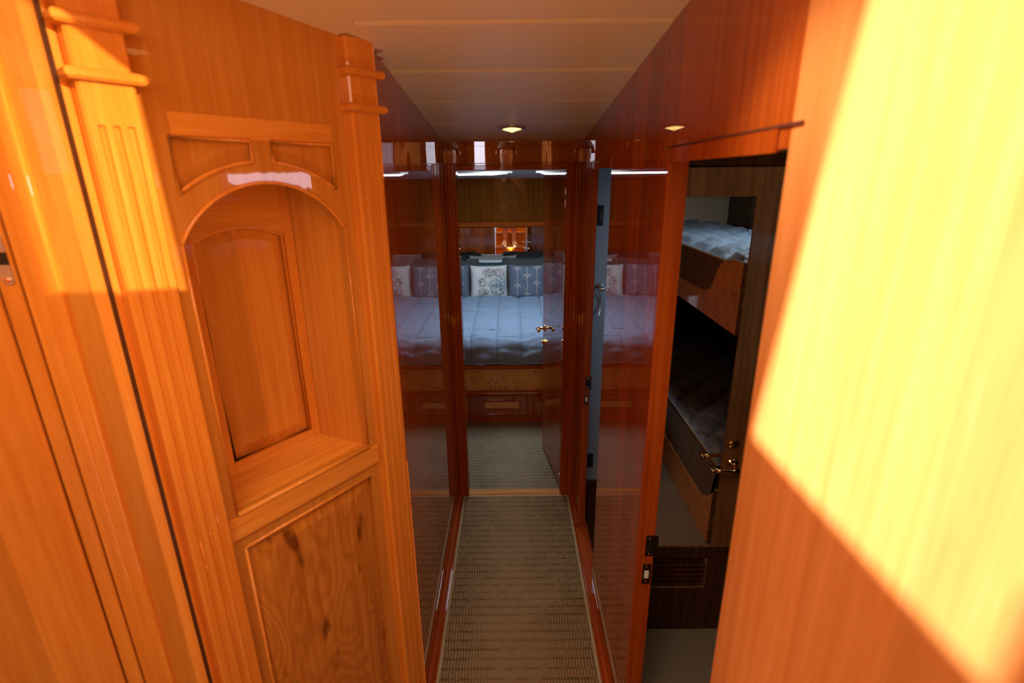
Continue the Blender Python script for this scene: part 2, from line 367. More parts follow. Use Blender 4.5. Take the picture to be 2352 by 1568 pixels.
# far jambs of both doorways (they carry the strike plates)
j1 = struct(MB().box(XR + .001, XR + .041, 1.128, 1.1395, .0, DH).box(XR - .004, XR + .006, 1.126, 1.146, 0, DH + .005).build('trim_4', teak_deep_s2, bevel=.0015), 'reddish far jamb of the bunk cabin doorway', 'door jamb')
j2 = struct(MB().box(XR + .001, XR + .032, 2.230, 2.2425, 0, DH).box(XR - .004, XR + .005, 2.228, 2.246, 0, DH + .005).build('trim_5', teak_deep_s, bevel=.0015), 'dark red far jamb of the shower room doorway', 'door jamb')
bronze = plain('dark_bronze', (.16, .12, .09), .35, 1)
def strike(name, par, x, y, z, w, h, lab, lip=0):
    fr = MB().plate([(x - w / 2, z - h / 2), (x + w / 2 + lip, z - h / 2), (x + w / 2 + lip, z + h / 2), (x - w / 2, z + h / 2)],
                    [[(x - w * .28, z - h * .22), (x + w * .28, z - h * .22), (x + w * .28, z + h * .18), (x - w * .28, z + h * .18)]], y - .002, y)
    o = fr.build(name, bronze, par, bevel=.0006); o['label'] = lab
    MB().box(x - w * .28, x + w * .28, y - .0012, y - .0006, z - h * .22, z + h * .18).build('strike_pocket', black if lip else white_pl, o)
    for s in (-1, 1): MB().lathe([(.0028, 0), (.0028, .0012), (.001, .002)], (x, y - .002, z + s * h * .37), (0, -1, 0), 12).build('screw', brass, o)
strike('latch_strike_plate', j1, .361, 1.128, .808, .022, .066, 'dark bronze latch strike plate with a lip', .012)
strike('deadbolt_strike_plate', j1, .359, 1.128, .716, .022, .066, 'dark bronze deadbolt strike plate with a pale pocket')
strike('latch_strike_plate', j2, .353, 2.230, .820, .022, .066, 'dark latch strike plate', .006)
strike('deadbolt_strike_plate', j2, .350, 2.230, .738, .018, .06, 'dark deadbolt strike plate with a pale pocket')

# baseboards along the corridor
m_ = MB().prism([(XL, 0), (XL + .016, 0), (XL + .016, .018), (XL + .009, .026), (XL, .03)], 'y', 1.33, YB0 - .002)
struct(m_.build('baseboard_left', base_m), 'dark red baseboard along the left corridor wall', 'baseboard')
m_ = MB().prism([(XR, 0), (XR - .016, 0), (XR - .016, .012), (XR - .009, .018), (XR, .022)], 'y', 1.146, 1.775)
m_.prism([(XR, 0), (XR - .016, 0), (XR - .016, .012), (XR - .009, .018), (XR, .022)], 'y', 2.247, YB0 - .002)
m_.box(XR - .014, XR + .045, .652, 1.125, 0, .012).box(XR - .014, XR + .045, 1.779, 2.225, 0, .012)
struct(m_.build('baseboard_right', base_m), 'reddish baseboard and door sills along the right corridor wall', 'baseboard')

# bedroom bulkhead with the doorway
DX0, DX1, DZ = -.259, .268, 1.783
bh = MB().plate([(-1.4, 0), (DX0, 0), (DX0, DZ), (DX1, DZ), (DX1, 0), (1.4, 0), (1.4, 1.96), (-1.4, 1.96)], [], YB0, YB1)
struct(bh.build('wall_back', teak_deep), 'wooden bulkhead around the bedroom doorway', 'wall')
m_ = MB()
for xa, xb, d in ((XL + .001, -.300, .010), (-.300, -.284, .016), (-.284, -.268, .008), (-.268, DX0, .014)): m_.box(xa, xb, YB0 - d, YB0, .0, 1.812)
struct(m_.build('trim_6', teak_deep_s, bevel=.002), 'stepped reddish door casing left of the bedroom doorway', 'door casing')
m_ = MB()
for xa, xb, d in ((XR - .001, .318, .010), (.318, .302, .016), (.302, .286, .008), (.286, DX1, .014)): m_.box(min(xa, xb), max(xa, xb), YB0 - d, YB0, .0, 1.812)
struct(m_.build('trim_7', teak_deep_s, bevel=.002), 'stepped reddish door casing right of the bedroom doorway', 'door casing')
m_ = MB().box(DX0 + .0005, DX1 - .0005, YB0 - .012, YB0, DZ, 1.806)
struct(m_.build('trim_8', teak_deep_x, bevel=.002), 'head casing above the bedroom doorway', 'door casing')
m_ = MB().box(XL + .015, XR - .015, YB0 - .009, YB0 - .0005, 1.813, 1.889)
struct(m_.build('trim_9', teak_deep, bevel=.001), 'glossy veneer panel between door head and ceiling', 'panel')
struct(MB().box(XL + .001, XR - .001, YB0 - .018, YB0 - .012, 1.812, 1.8155).build('trim_10', teak_deep_s), 'thin bead above the bedroom door casing', 'trim')
m_ = MB().prism([(YB0 - .005, 0), (YB0 + .055, 0), (YB0 + .05, .014), (YB0 + .01, .016), (YB0 - .005, .008)], 'x', DX0, DX1)
struct(m_.build('trim_11', wood('oak_threshold', (.74, .40, .16), (.55, .26, .08), grain='X', band_amt=0)), 'pale wooden threshold at the bedroom door', 'threshold')

# concealed hinges
def hinge(par, loc, rot, name='concealed_hinge', sc=1.0):
    "rounded steel plate pair with a dark knuckle between; long axis z, facing local -y"
    def cap(z0, sgn):
        pts = [(-.0075, z0), (.0075, z0)] if sgn > 0 else [(.0075, z0), (-.0075, z0)]
        a = [(.0075 * math.cos(t) * sgn, z0 + sgn * .024 + .0075 * math.sin(t) * sgn) for t in [math.pi * i / 10 for i in range(11)]]
        return pts + a
    o = MB().plate(cap(.010, 1), [], -.0015, .0005).plate(cap(-.010, -1), [], -.0015, .0005).build(name, steel, par)
    MB().box(-.007, .007, -.0008, .004, -.010, .010).build('hinge_knuckle', black, o)
    for s in (-1, 1): MB().lathe([(.0045, 0), (.0045, .0008), (.002, .0014)], (0, -.0015, s * .034), (0, -1, 0), 12).build('screw', brass, o)
    o.location = loc; o.rotation_euler = rot; o.scale = (sc, sc, sc)
    return o
jr = struct(MB().box(DX1 - .0, DX1 + .0, YB0, YB1, .016, DZ).build('trim_12', teak_deep_s) if False else MB().box(DX1 - .006, DX1 - .0005, YB0 + .001, YB0 + .078, .017, DZ - .001).build('trim_12', teak_deep_s), 'hinge-side door lining of the bedroom doorway', 'door jamb')
for z in (1.655, .86, .075): hinge(jr, (DX1 - .0065, YB0 + .04, z), (0, 0, -math.pi / 2), sc=1.15)

# runner
rug = MB().box(-.285, .305, .26, 2.512, 0, .008).build('carpet_runner', carpet_m, bevel=.002)
tag(rug, 'olive beige woven carpet runner covering the narrow corridor floor', 'carpet runner')
b_ = MB().box(-.291, -.279, .25, 2.512, 0, .010).box(.299, .311, .25, 2.512, 0, .010).box(-.285, .305, 2.502, 2.515, 0, .010).build('binding', binding, rug, bevel=.003)
b_['label'] = 'paler stitched edge binding'

# downlight
def downlight(x, y, label):
    dl = empty('ceiling_downlight', (x, y, cz(y)), label=label, cat='ceiling light')
    dl.rotation_euler = (math.atan(-.104), 0, 0)
    MB().lathe([(.056, .001), (.056, -.004), (.050, -.008), (.040, -.008), (.038, -.003), (.038, .001)], n=48).build('bezel', steel, dl)
    MB().lathe([(.036, 0), (.036, -.006), (.024, -.010), (.020, -.004), (.020, 0)], n=48).build('reflector', glow, dl)
    MB().lathe([(.014, 0), (.014, -.014), (.008, -.017)], n=24).build('bulb', glow, dl)
downlight(.005, 2.214, 'round recessed brass ceiling downlight above the corridor, lit yellow')
downlight(.16, .72, 'round ceiling downlight at the foot of the stairs, seen only as a reflection')
light('downlight_beam', 'SPOT', (.005, 2.214, cz(2.214) - .03), (.005, 2.214, 0), 3.0, (1, .70, .36), spot_size=math.radians(120), spot_blend=.8, shadow_soft_size=.03)

# ------------------------------------------------------------------ niche cabinet (angled), local x along the face, y into the wall
CAB = Vector((-.37, 1.231, 0)); CROT = math.radians(54.5)
cab = empty('niche_cabinet', CAB, CROT, label='angled honey teak cabinet with arched open niche and knotty raised lower panel', cat='cabinet')
def arch(t0, t1, zb_, zs, zt, n=28):
    "rectangle with a segmental arched top"
    w = (t1 - t0) / 2; c = (t0 + t1) / 2; h = zt - zs; R = (w * w + h * h) / (2 * h); zc = zt - R; a = math.asin(w / R)
    return [(t0, zb_), (t1, zb_)] + [(c + R * math.sin(a - 2 * a * i / n), zc + R * math.cos(a - 2 * a * i / n)) for i in range(n + 1)]
NT0, NT1, NZ0, NZS, NZT = -.381, -.031, 1.072, 1.640, 1.745
niche = arch(NT0, NT1, NZ0, NZS, NZT)
def spandrel(t0, t1, ztop, inward):
    "small panel with curved foot following the arch"
    c = (NT0 + NT1) / 2; zc = NZT - ((.175 ** 2 + .105 ** 2) / (2 * .105)); R = .245 - .0
    R = math.hypot(.021, 1.783 - zc) if False else None
    out = [(t0, ztop), (t1, ztop)]
    n = 14; zi, zo = 1.783, 1.727; pts = []
    for i in range(n + 1):
        u = i / n; t = t1 + (t0 - t1) * u
        s = abs(t - c)                      # distance from the arch axis
        # circle through (.021, zi) and (.163, zo)
        Rr = ((.163 ** 2 - .021 ** 2) + (zo - zi) ** 2) / (2 * (zi - zo)) if False else .262
        zcen = zi - math.sqrt(Rr * Rr - .021 ** 2)
        pts.append((t, zcen + math.sqrt(max(0, Rr * Rr - s * s))))
    return out[:1] + out[1:] + pts
sp1 = spandrel(-.368, -.226, 1.822, 1); sp2 = spandrel(-.184, -.043, 1.822, 1)
lowp = [(-.380, .10), (-.031, .10), (-.031, .984), (-.380, .984)]
face = MB().plate([(-.415, 0), (.006, 0), (.006, 2.05), (-.415, 2.09)], [niche, sp1, sp2, lowp], 0, .02)
face.build('face_frame', teak, cab)
# raised veneer surround of the upper fascia
MB().box(-.362, -.040, -.0012, 0, 1.822 + .001, 1.862).build('head_rail', teak_x, cab)
MB().plate([(p[0], p[1]) for p in [(-.381, 1.645), (-.381, 1.70), (-.372, 1.715), (-.04, 1.715), (-.031, 1.70), (-.031, 1.645)]], [], .021, .024).build('arch_backing', teak_x, cab) if False else None
for sp in (sp1, sp2):
    p = MB().plate(sp, [], .011, .016).build('spandrel_panel', teak, cab)
    MB().tube([(x, -.0005, z) for x, z in sp], .0040, 8, closed=True).build('bead', teak_solid, p, smooth=True)
MB().tube([(x, -.001, z) for x, z in niche[2:]], .0035, 8).build('arch_bead', teak_solid, cab, smooth=True)
MB().tube([(NT0, -.001, NZS), (NT0, -.001, NZ0)], .003, 8).build('side_bead', teak_solid, cab, smooth=True)
MB().tube([(NT1, -.001, NZS), (NT1, -.001, NZ0)], .0025, 8).build('side_bead', teak_solid, cab, smooth=True)
# niche interior: splayed sides, back, shelf
BT0, BT1, ND = -.351, -.061, .18
MB().prism([(NT1, .019), (NT1 + .015, .019), (BT1 + .015, ND + .012), (BT1, ND)], 'z', NZ0 - .03, 1.80).build('niche_side', teak, cab)
MB().prism([(NT0, .019), (BT0, ND), (BT0 - .015, ND + .012), (NT0 - .015, .019)], 'z', NZ0 - .03, 1.80).build('niche_side', teak, cab)
MB().box(BT0 - .01, BT1 + .01, ND, ND + .012, NZ0 - .03, 1.80).build('niche_back', teak_x, cab)
MB().prism([(NT0 - .014, .021), (NT1 + .014, .021), (BT1 + .014, ND + .01), (BT0 - .014, ND + .01)], 'z', 1.78, 1.795).build('niche_top', teak_x, cab)
MB().prism([(NT0, -.004), (NT1, -.004), (NT1, .02), (BT1, ND), (BT0, ND), (NT0, .02)], 'z', 1.052, 1.070).build('niche_shelf', teak_x, cab)
MB().tube([(NT0, -.003, 1.071), (NT1, -.003, 1.071)], .006, 10).build('shelf_nosing', teak_x, cab, smooth=True)
# arched raised panel at the back of the niche
def raised(outer, inner, y_out, y_in, name, mat, par, mould=.004):
    n = len(outer)
    vs = [(x, y_out, z) for x, z in outer] + [(x, y_in, z) for x, z in inner]
    m = MB().add(vs, [(i, (i + 1) % n, n + (i + 1) % n, n + i) for i in range(n)] + [tuple(range(n, 2 * n))])
    m.add([(x, y_out + .006, z) for x, z in outer], [tuple(range(n))])
    o = m.build(name, mat, par)
    if mould: MB().tube([(x, y_out - .007, z) for x, z in outer], mould, 8, closed=True).build('panel_moulding', teak_solid, o, smooth=True)
    return o
raised(arch(-.293, -.089, 1.100, 1.622, 1.648), arch(-.263, -.117, 1.130, 1.604, 1.622), ND - .002, ND - .013, 'arched_back_panel', teak, cab)
MB().box(-.089 + .004, BT1, ND - .014, ND, 1.07, 1.79).box(BT0, -.297, ND - .014, ND, 1.07, 1.79).build('back_stile', teak_solid, cab)
MB().box(-.297, -.085, ND - .014, ND, 1.07, 1.0955).build('back_rail', teak_x, cab)
top_in = arch(-.293, -.089, 1.100, 1.624, 1.650)[2:]
MB().plate([(-.089 + .004, 1.624)] + top_in + [(-.297, 1.624), (-.297, 1.79), (-.085, 1.79)], [], ND - .014, ND).build('back_top_rail', teak_x, cab)
# mid rail and lower knotty panel
MB().box(-.405, -.004, -.006, 0, 1.013, 1.066).build('mid_rail', teak_x, cab, bevel=.002)
low = MB().box(-.378, -.033, .012, .018, .11, .982).build('lower_door', teak_knot, cab)
raised([(-.376, .115), (-.035, .115), (-.035, .980), (-.376, .980)], [(-.336, .16), (-.080, .16), (-.080, .944), (-.336, .944)], .010, .001, 'raised_panel', teak_knot, low, 0)
MB().tube([(-.378, .002, .983), (-.033, .002, .983)], .005, 8).build('panel_moulding', teak_solid, low, smooth=True)
MB().tube([(-.378, .002, .983), (-.378, .002, .11)], .004, 8).build('panel_moulding', teak_solid, low, smooth=True)
# pilasters: fluted face, two mouldings each
def pilaster(c, ztop, label):
    w = .0385; rc = []
    fl = [-.0195, 0, .0195]
    root = empty('fluted_pilaster', CAB + Matrix.Rotation(CROT, 3, 'Z') @ Vector((c, 0, 0)), CROT, label=label, cat='pilaster')
    zt = 1.836
    # profile in plan with three flutes below zt
    def plan(flutes):
        pts = [(-w, .03), (-w, -.020), (-w + .004, -.024)]
        if flutes:
            for f in fl:
                for k in range(7):
                    a = math.pi * k / 6; pts.append((f - .0050 * math.cos(a), -.024 + .0065 * math.sin(a)))
        pts += [(w - .004, -.024), (w, -.020), (w, .03)]
        return pts
    MB().prism(plan(True), 'z', 0, zt - .0045).prism(plan(False), 'z', zt, ztop).build('shaft', teak_solid, root)
    cap = MB().prism([(-w, .03), (-w, -.020), (-w + .004, -.024), (w - .004, -.024), (w, -.020), (w, .03)], 'z', zt - .0045, zt)
    # rounded flute heads
    cap.build('flute_head', teak_solid, root)
    for z0 in (1.964, 1.892):
        g = .017; prof = [(0, 0), (.010, 0), (.014, .004), (.015, .010), (.012, .015), (.006, .0175), (0, .0175)]
        m = MB(); path = [(-w, .02), (-w, -.024), (w, -.024), (w, .02)]; nrm = [(-1, 0), (-1, -1), (1, -1), (1, 0)]
        vs = []
        for (px, py), (nx, ny) in zip(path, nrm):
            for (o_, h) in prof: vs.append((px + nx * o_, py + ny * o_, z0 + h))
        k = len(prof); fs = []
        for i in range(3):
            for j in range(k - 1): fs.append((i * k + j, (i + 1) * k + j, (i + 1) * k + j + 1, i * k + j + 1))
        fs += [tuple(range(k)), tuple(range(3 * k, 4 * k)), (0, k, 2 * k, 3 * k), (k - 1, 2 * k - 1, 3 * k - 1, 4 * k - 1)]
        m.add(vs, fs).build('moulding', teak_solid, root)
    return root
pilaster(-.447, 2.085, 'large fluted teak pilaster at the left end of the niche cabinet')
pilaster(.0415, 2.04, 'fluted teak pilaster between the niche cabinet and the dark corridor wall')

# ------------------------------------------------------------------ left side bulkhead, casing and open door near the camera
PY = .822
struct(MB().box(-.735, -.655, PY, PY + .03, 0, 2.10).build('wall_left', teak), 'narrow honey teak bulkhead left of the large pilaster', 'wall')
struct(MB().box(-.664, -.656, PY - .0015, PY, 0, 2.10).build('trim_16', dark_wood), 'dark strip standing in for the shade line beside the large pilaster', 'trim')  # dark colour stands for the pilaster's unlit side
m_ = MB().box(-.790, -.733, PY - .012, PY + .03, 0, 2.10).box(-.772, -.757, PY - .015, PY - .010, 0, 2.10)
struct(m_.build('trim_13', teak_solid, bevel=.003), 'teak door casing at the far left', 'door casing')
jl = struct(MB().box(-.835, -.802, PY - .004, PY + .03, 0, 2.10).build('trim_14', teak_solid), 'hinge jamb at the far left with a steel hinge', 'door jamb')
hinge(jl, (-.817, PY - .0045, 1.634), (0, 0, 0), sc=1.0).scale = (1.3, 1.3, 1.02)
struct(MB().box(-.8005, -.790, PY + .022, PY + .03, 0, 2.10).build('trim_15', dark_wood), 'dark gap between casing and jamb', 'trim')
dleaf = MB().prism([(-.834, PY - .006), (-.868, PY - .006), (-1.01, .33), (-.976, .32)], 'z', .01, 2.0)
struct(dleaf.build('door_1', teak, bevel=.006), 'open teak door leaf at the far left edge', 'door')

# ------------------------------------------------------------------ bedroom door leaf, opened into the bedroom
ang = math.atan2(.485, -.070)
dr = struct(empty('door_2', (.262, 2.600, 0), ang), 'glossy wooden door opened into the bedroom along its right side', 'door')
MB().box(0, .49, -.036, 0, .022, 1.772).build('leaf', teak_deep, dr, bevel=.002)
def lever(par, x, y, z, sy, to=-1, name='lever_handle', mat=brass, ln=.095):
    "rose and lever on the face looking along sy*y"
    o = MB().lathe([(.021, 0), (.021, .004), (.017, .008), (.009, .010), (.008, .03)], (x, y, z), (0, sy, 0), 24).build(name, mat, par, smooth=False)
    pts = [(x, y + sy * .026, z), (x, y + sy * .044, z), (x + to * .015, y + sy * .050, z + .001), (x + to * ln * .6, y + sy * .048, z + .003), (x + to * ln, y + sy * .045, z - .001)]
    MB().tube(pts, [.008, .009, .0085, .0075, .0085], 12).lathe([(.0001, -.010), (.008, -.007), (.0105, 0), (.008, .007), (.0001, .010)], pts[-1], (1, 0, 0), 16).build('lever', mat, o, smooth=True)
    return o
for y, s in ((0, 1), (-.036, -1)): lever(dr, .445, y, .855, s, -1 if False else -1, ln=.05)
for y, s in ((0, 1), (-.036, -1)):
    MB().lathe([(.016, 0), (.016, .007), (.011, .010), (.011, .018)], (.447, y, .765), (0, s, 0), 24).build('deadbolt_knob', brass, dr)
MB().box(.489, .4915, -.028, -.008, .81, .90).box(.489, .4915, -.028, -.008, .725, .80).build('latch_plate', steel, dr)

# ------------------------------------------------------------------ bedroom
BW = 5.25
struct(MB().box(-1.4, 1.4, BW, BW + .04, 0, 1.95).build('wall_back', teak_deep), 'bedroom end wall behind the mirror', 'wall')
struct(MB().box(-1.44, -1.4, YB1, BW, 0, 2.0).build('wall_left', teak_deep), 'left wall of the bedroom', 'wall')
struct(MB().box(1.4, 1.44, YB1, BW, 0, 2.0).build('wall_right', teak_deep), 'right wall of the bedroom', 'wall')
hb = MB().box(-1.35, 1.35, BW - .014, BW - .002, 1.330, 1.735).build('wall_panel', wood('headboard_veneer', (.26, .080, .010), (.17, .045, .005), bands=5, band_amt=.2, coat=1, crough=.01, wave=.01), bevel=.001)
tag(hb, 'glossy dark veneer panel on the wall above the bedroom mirror', 'wall panel')
rl = MB().prism([(BW, 1.272), (BW - .022, 1.276), (BW - .030, 1.288), (BW - .028, 1.300), (BW - .018, 1.306), (BW - .010, 1.318), (BW - .002, 1.326), (BW, 1.326)], 'x', -1.36, 1.36).build('headboard_rail', teak_deep_x)
tag(rl, 'horizontal wooden rail along the top of the bedroom mirror', 'rail')
mr_ = empty('headboard_mirror', (0, BW - .004, .62), label='wide frameless mirror behind the bed reflecting the stairs and a person', cat='mirror')
MB().box(-1.3, 1.3, -.003, .003, 0, .648).build('glass', mirror_m, mr_)
# ceiling strip lights
def strip(x0, x1, label):
    z = zb(4.36)
    r = empty('strip_light', ((x0 + x1) / 2, 4.36, z), label=label, cat='ceiling light', group='bedroom strip lights')
    h = (x1 - x0) / 2
    MB().prism([(-h - .04, -.04), (-h + .02, -.055), (h - .02, -.055), (h + .04, -.04), (h + .04, .04), (h - .02, .055), (-h + .02, .055), (-h - .04, .04)], 'z', -.012, .004).build('housing', steel, r)
    MB().tube([(-h, 0, -.014), (-h + .04, 0, -.018), (h - .12, 0, -.018), (h, 0, -.014)], [.002, .009, .009, .002], 12).build('diffuser', tube_glow, r, smooth=True)
strip(-.66, -.03, 'long white strip light on the bedroom ceiling, left of the door leaf')
strip(.24, .87, 'white strip light on the bedroom ceiling, mostly behind the open door leaf')
# hatch
ht = empty('ceiling_hatch', (0, 3.75, zb(3.75)), label='square daylight hatch in the bedroom ceiling', cat='hatch')
MB().plate([(-.34, -.34), (.34, -.34), (.34, .34), (-.34, .34)], [[(-.3, -.3), (.3, -.3), (.3, .3), (-.3, .3)]], 0, .012).build('frame', white_pl, ht).rotation_euler = (math.pi / 2, 0, 0)

# bed base
bed = empty('bed', (0, 4.3, 0), label='wide built-in bed base with maple burl footboard and dark kick panel', cat='bed')
def bp(m, name, mat, par=bed, **k):
    m.v = [(x, y - 4.3, z) for x, y, z in m.v]; return m.build(name, mat, par, **k)
bp(MB().box(-.95, .95, 3.45, 5.2, 0, .25), 'kick_base', teak_deep)
bp(MB().box(-.98, .98, 3.43, 5.2, .262, .445), 'burl_footboard', burlm)
bp(MB().prism([(3.40, .245), (3.395, .255), (3.40, .265), (3.43, .268), (3.47, .262), (3.47, .240), (3.43, .238)], 'x', -1.0, 1.0), 'lower_rail', teak_deep_x)
bp(MB().prism([(3.41, .443), (3.403, .455), (3.41, .468), (3.45, .470), (3.47, .445)], 'x', -1.0, 1.0), 'upper_rail', teak_deep_x)
for xa, xb in ((-.92, -.36), (-.335, .115), (.14, .60)):
    kp = bp(MB().plate([(xa, .05), (xb, .05), (xb, .232), (xa, .232)], [[(xa + .02, .07), (xb - .02, .07), (xb - .02, .215), (xa + .02, .215)]], 3.442, 3.45), 'kick_panel_frame', teak_deep_s, bevel=.001)
bp(MB().box(-.215, .045, 3.441, 3.449, .118, .172), 'burl_inlay', burlm, bevel=.002)
tmp = MB().plate([(-.225, .108), (.055, .108), (.055, .182), (-.225, .182)], [[(-.214, .119), (.044, .119), (.044, .171), (-.214, .171)]], 3.438, 3.449)
bp(tmp, 'inlay_frame', teak_deep_s)
# quilt
def quilt_pt(u, v):
    x = -.96 + 1.92 * u
    s = v * 1.86                              # arc length from the foot hem
    top = .640; yf = 3.435; r = .07; drop = .10
    if s < drop: y, z = yf - .006 * math.sin(s * 30), .472 + s
    elif s < drop + r * math.pi / 2:
        a = (s - drop) / r; y = yf + r - r * math.cos(a); z = .472 + drop + r * math.sin(a)
    else: y = yf + r + (s - drop - r * math.pi / 2); z = .472 + drop + r
    # seams
    gx = abs(((x + .12) / .185 + .5) % 1 - .5) * .185; gy = abs(((s - .02) / .185 + .5) % 1 - .5) * .185
    puff = .022 * (1 - math.exp(-gx / .011)) * (1 - math.exp(-gy / .011))
    w = .012 * noise.noise(Vector((x * 3.0, s * 7, 1.3))) + .013 * noise.noise(Vector((x * 8 + 2 + s * 3, s * 20, 4.1))) + .004 * noise.noise(Vector((x * 22, s * 30, 9)))
    fold = .030 * abs(noise.noise(Vector((x * 4, s * 9 + 3, 7)))) * (1 if s < .7 else .6)
    d = puff + w - fold
    edge = max(0, min(1, (drop + .06 - s) / .1))
    return (x, y - d * edge, z + d * (1 - edge) + (-.010 * edge * noise.noise(Vector((x * 5, 2, 2)))))
q = MB().grid(quilt_pt, 260, 300).build('quilt', quilt_m, smooth=True, solid=-.012)
tag(q, 'rumpled blue grey ribbed quilt spread over the wide bed', 'quilt')
tag(MB().box(-.93, .93, 3.475, 5.18, .471, .600).build('mattress', white_cloth, bevel=.03, segs=4), 'mattress under the blue grey quilt on the wide bed', 'mattress')

# cushions
def cushion(name, loc, w, h, t, mat, rx, rz, label, cat='cushion', group=None, fringe=None, deco=None, seed=0, ry=0):
    root = empty(name, loc, 0, label=label, cat=cat, group=group); root.rotation_euler = (rx, ry, rz)
    def surf(a, b, side):
        "a,b in -1..1"
        e = (1 - a ** 4) * (1 - b ** 4)
        px = a * w / 2 * (1 - .07 * (1 - abs(b) ** 3) * abs(a)); pz = b * h / 2 * (1 - .07 * (1 - abs(a) ** 3) * abs(b))
        th = t / 2 * max(0, e) ** .42
        n_ = .006 * noise.noise(Vector((a * 2.5 + seed, b * 2.5, seed))) + .004 * noise.noise(Vector((a * 7 + seed, b * 7, seed)))
        return Vector((px, side * (th + n_ * e), pz + h / 2))
    m = MB()
    for s in (-1, 1): m.grid(lambda u, v: surf(2 * u - 1, 2 * v - 1, s), 26, 26)
    m.build('cover', mat, root, smooth=True)
    if fringe:
        f = MB(); rnd = random.Random(seed)
        loop = []
        k = 90
        for side in range(4):
            for i in range(k):
                q_ = -1 + 2 * i / k
                a, b = ((q_, -1), (1, q_), (-q_, 1), (-1, -q_))[side]
                loop.append((surf(a, b, 1), Vector((a if side in (1, 3) else 0, 0, b if side in (0, 2) else 0))))
        pts = [p + Vector((rnd.uniform(-.003, .003), 0, rnd.uniform(-.003, .003))) for p, _ in loop]
        f.tube(pts, [.009 + rnd.uniform(-.003, .004) for _ in pts], 6, closed=True)
        for p, nn in loop:
            for _ in range(7):
                d = (nn + Vector((rnd.uniform(-.7, .7), rnd.uniform(-.9, .9), rnd.uniform(-.7, .7)))).normalized() * rnd.uniform(.016, .034)
                q_ = Vector((rnd.uniform(-.004, .004), rnd.uniform(-.004, .004), rnd.uniform(-.004, .004)))
                sd = d.cross(Vector((0, 1, .3))).normalized() * .0012
                f.add([p + q_ - sd, p + q_ + sd, p + q_ + d], [(0, 1, 2)])
        f.build('fur_fringe', fringe, root)
    if deco: deco(root, lambda a, b: surf(a, b, -1))
    return root
def on(surf, poly, off=.0015):
    return [surf(a, b) + Vector((0, -off, 0)) for a, b in poly]
emb = plain('cream_embroidery', (.46, .45, .42), .7)
def flowers(root, surf):
    for x0, ys in ((-.52, (.72, -.28)), (.02, (.30, -.80)), (.55, (.78, -.12))):
        m = MB(); pts = [(x0 + .02 * math.sin(i), -1 + .1 * i) for i in range(1, 20)]
        for (a, b), (a2, b2) in zip(pts[:-1], pts[1:]):
            m.add(on(surf, [(a - .018, b), (a + .018, b), (a2 + .018, b2), (a2 - .018, b2)]), [(0, 1, 2, 3)])
        for y in ys:
            # fan-shaped blossom with a scalloped rim
            fan = [(x0 + .21 * math.cos(t) * (1 - .10 * (i % 2)), y + .18 * math.sin(t) * (1 - .10 * (i % 2))) for i, t in enumerate([math.pi * k / 12 for k in range(13)])]
            ring = [(x0 + .13 * math.cos(t), y + .10 * math.sin(t)) for t in [math.pi * k / 12 for k in range(13)]]
            for k in range(12): m.add(on(surf, [ring[k], fan[k], fan[k + 1], ring[k + 1]]), [(0, 1, 2, 3)])
            core = [(x0 + .07 * math.cos(t), y - .01 + .06 * math.sin(t)) for t in [math.pi * k / 8 for k in range(9)]]
            m.add(on(surf, core + [(x0, y - .10)]), [tuple(range(10))])
        m.build('embroidered_flower_stem', emb, root)
ink = plain('charcoal_print', (.06, .055, .06), .8); tealink = plain('teal_print', (.03, .16, .20), .8)
def coral(root, surf):
    rnd = random.Random(5); m = MB(); m2 = MB(); m3 = MB()
    for (cx, cy, rx, ry, n, mm) in ((.05, .55, .38, .32, 300, m), (.55, .55, .32, .30, 220, m), (-.35, -.02, .26, .32, 180, m), (-.30, -.62, .28, .28, 180, m), (.25, -.1, .34, .4, 180, m3), (.45, -.45, .42, .40, 420, m2), (.75, -.1, .2, .6, 200, m2)):
        for _ in range(n):
            t = rnd.uniform(0, 6.28); r = math.sqrt(rnd.random()); a = cx + rx * r * math.cos(t); b = cy + ry * r * math.sin(t)
            if abs(a) > .93 or abs(b) > .93: continue
            s = rnd.uniform(.010, .024); ph = rnd.uniform(0, 3)
            mm.add(on(surf, [(a + s * math.cos(ph + k * 1.05), b + s * math.sin(ph + k * 1.05) * .6) for k in range(6)]), [tuple(range(6))])
    def branch(a, b, ang, ln, wd, depth, mm):
        a2, b2 = a + ln * math.cos(ang), b + ln * math.sin(ang)
        if abs(a2) > .95 or abs(b2) > .95: return
        na, nb = -math.sin(ang) * wd, math.cos(ang) * wd
        mm.add(on(surf, [(a - na, b - nb), (a + na, b + nb), (a2 + na * .7, b2 + nb * .7), (a2 - na * .7, b2 - nb * .7)], .002), [(0, 1, 2, 3)])
        if depth:
            for d in (-.45, .35): branch(a2, b2, ang + d + rnd.uniform(-.15, .15), ln * .78, wd * .75, depth - 1, mm)
    branch(.80, -.75, 2.1, .32, .028, 5, m2); branch(.2, -.55, 1.2, .25, .016, 4, m3)
    o = m.build('coral_print', ink, root); o['label'] = 'charcoal dotted coral print'
    o = m2.build('coral_print', tealink, root); o['label'] = 'teal branching coral print'
    o = m3.build('coral_print', plain('pale_teal_print', (.30, .46, .48), .8), root); o['label'] = 'pale teal dotted coral print'
G = 'cushions leaning on the bed head'
tilt = -.20
cushion('throw_cushion', (-.222, 4.80, .635), .37, .325, .13, white_cloth, tilt, .03, 'off-white cushion printed with teal and charcoal coral', group=G, deco=coral, seed=1)
cushion('throw_cushion', (.140, 4.76, .635), .355, .335, .14, blue_cloth, tilt, -.04, 'slate blue cushion with fan flowers and fur edge, right of the coral cushion', group=G, fringe=fur, deco=flowers, seed=2)
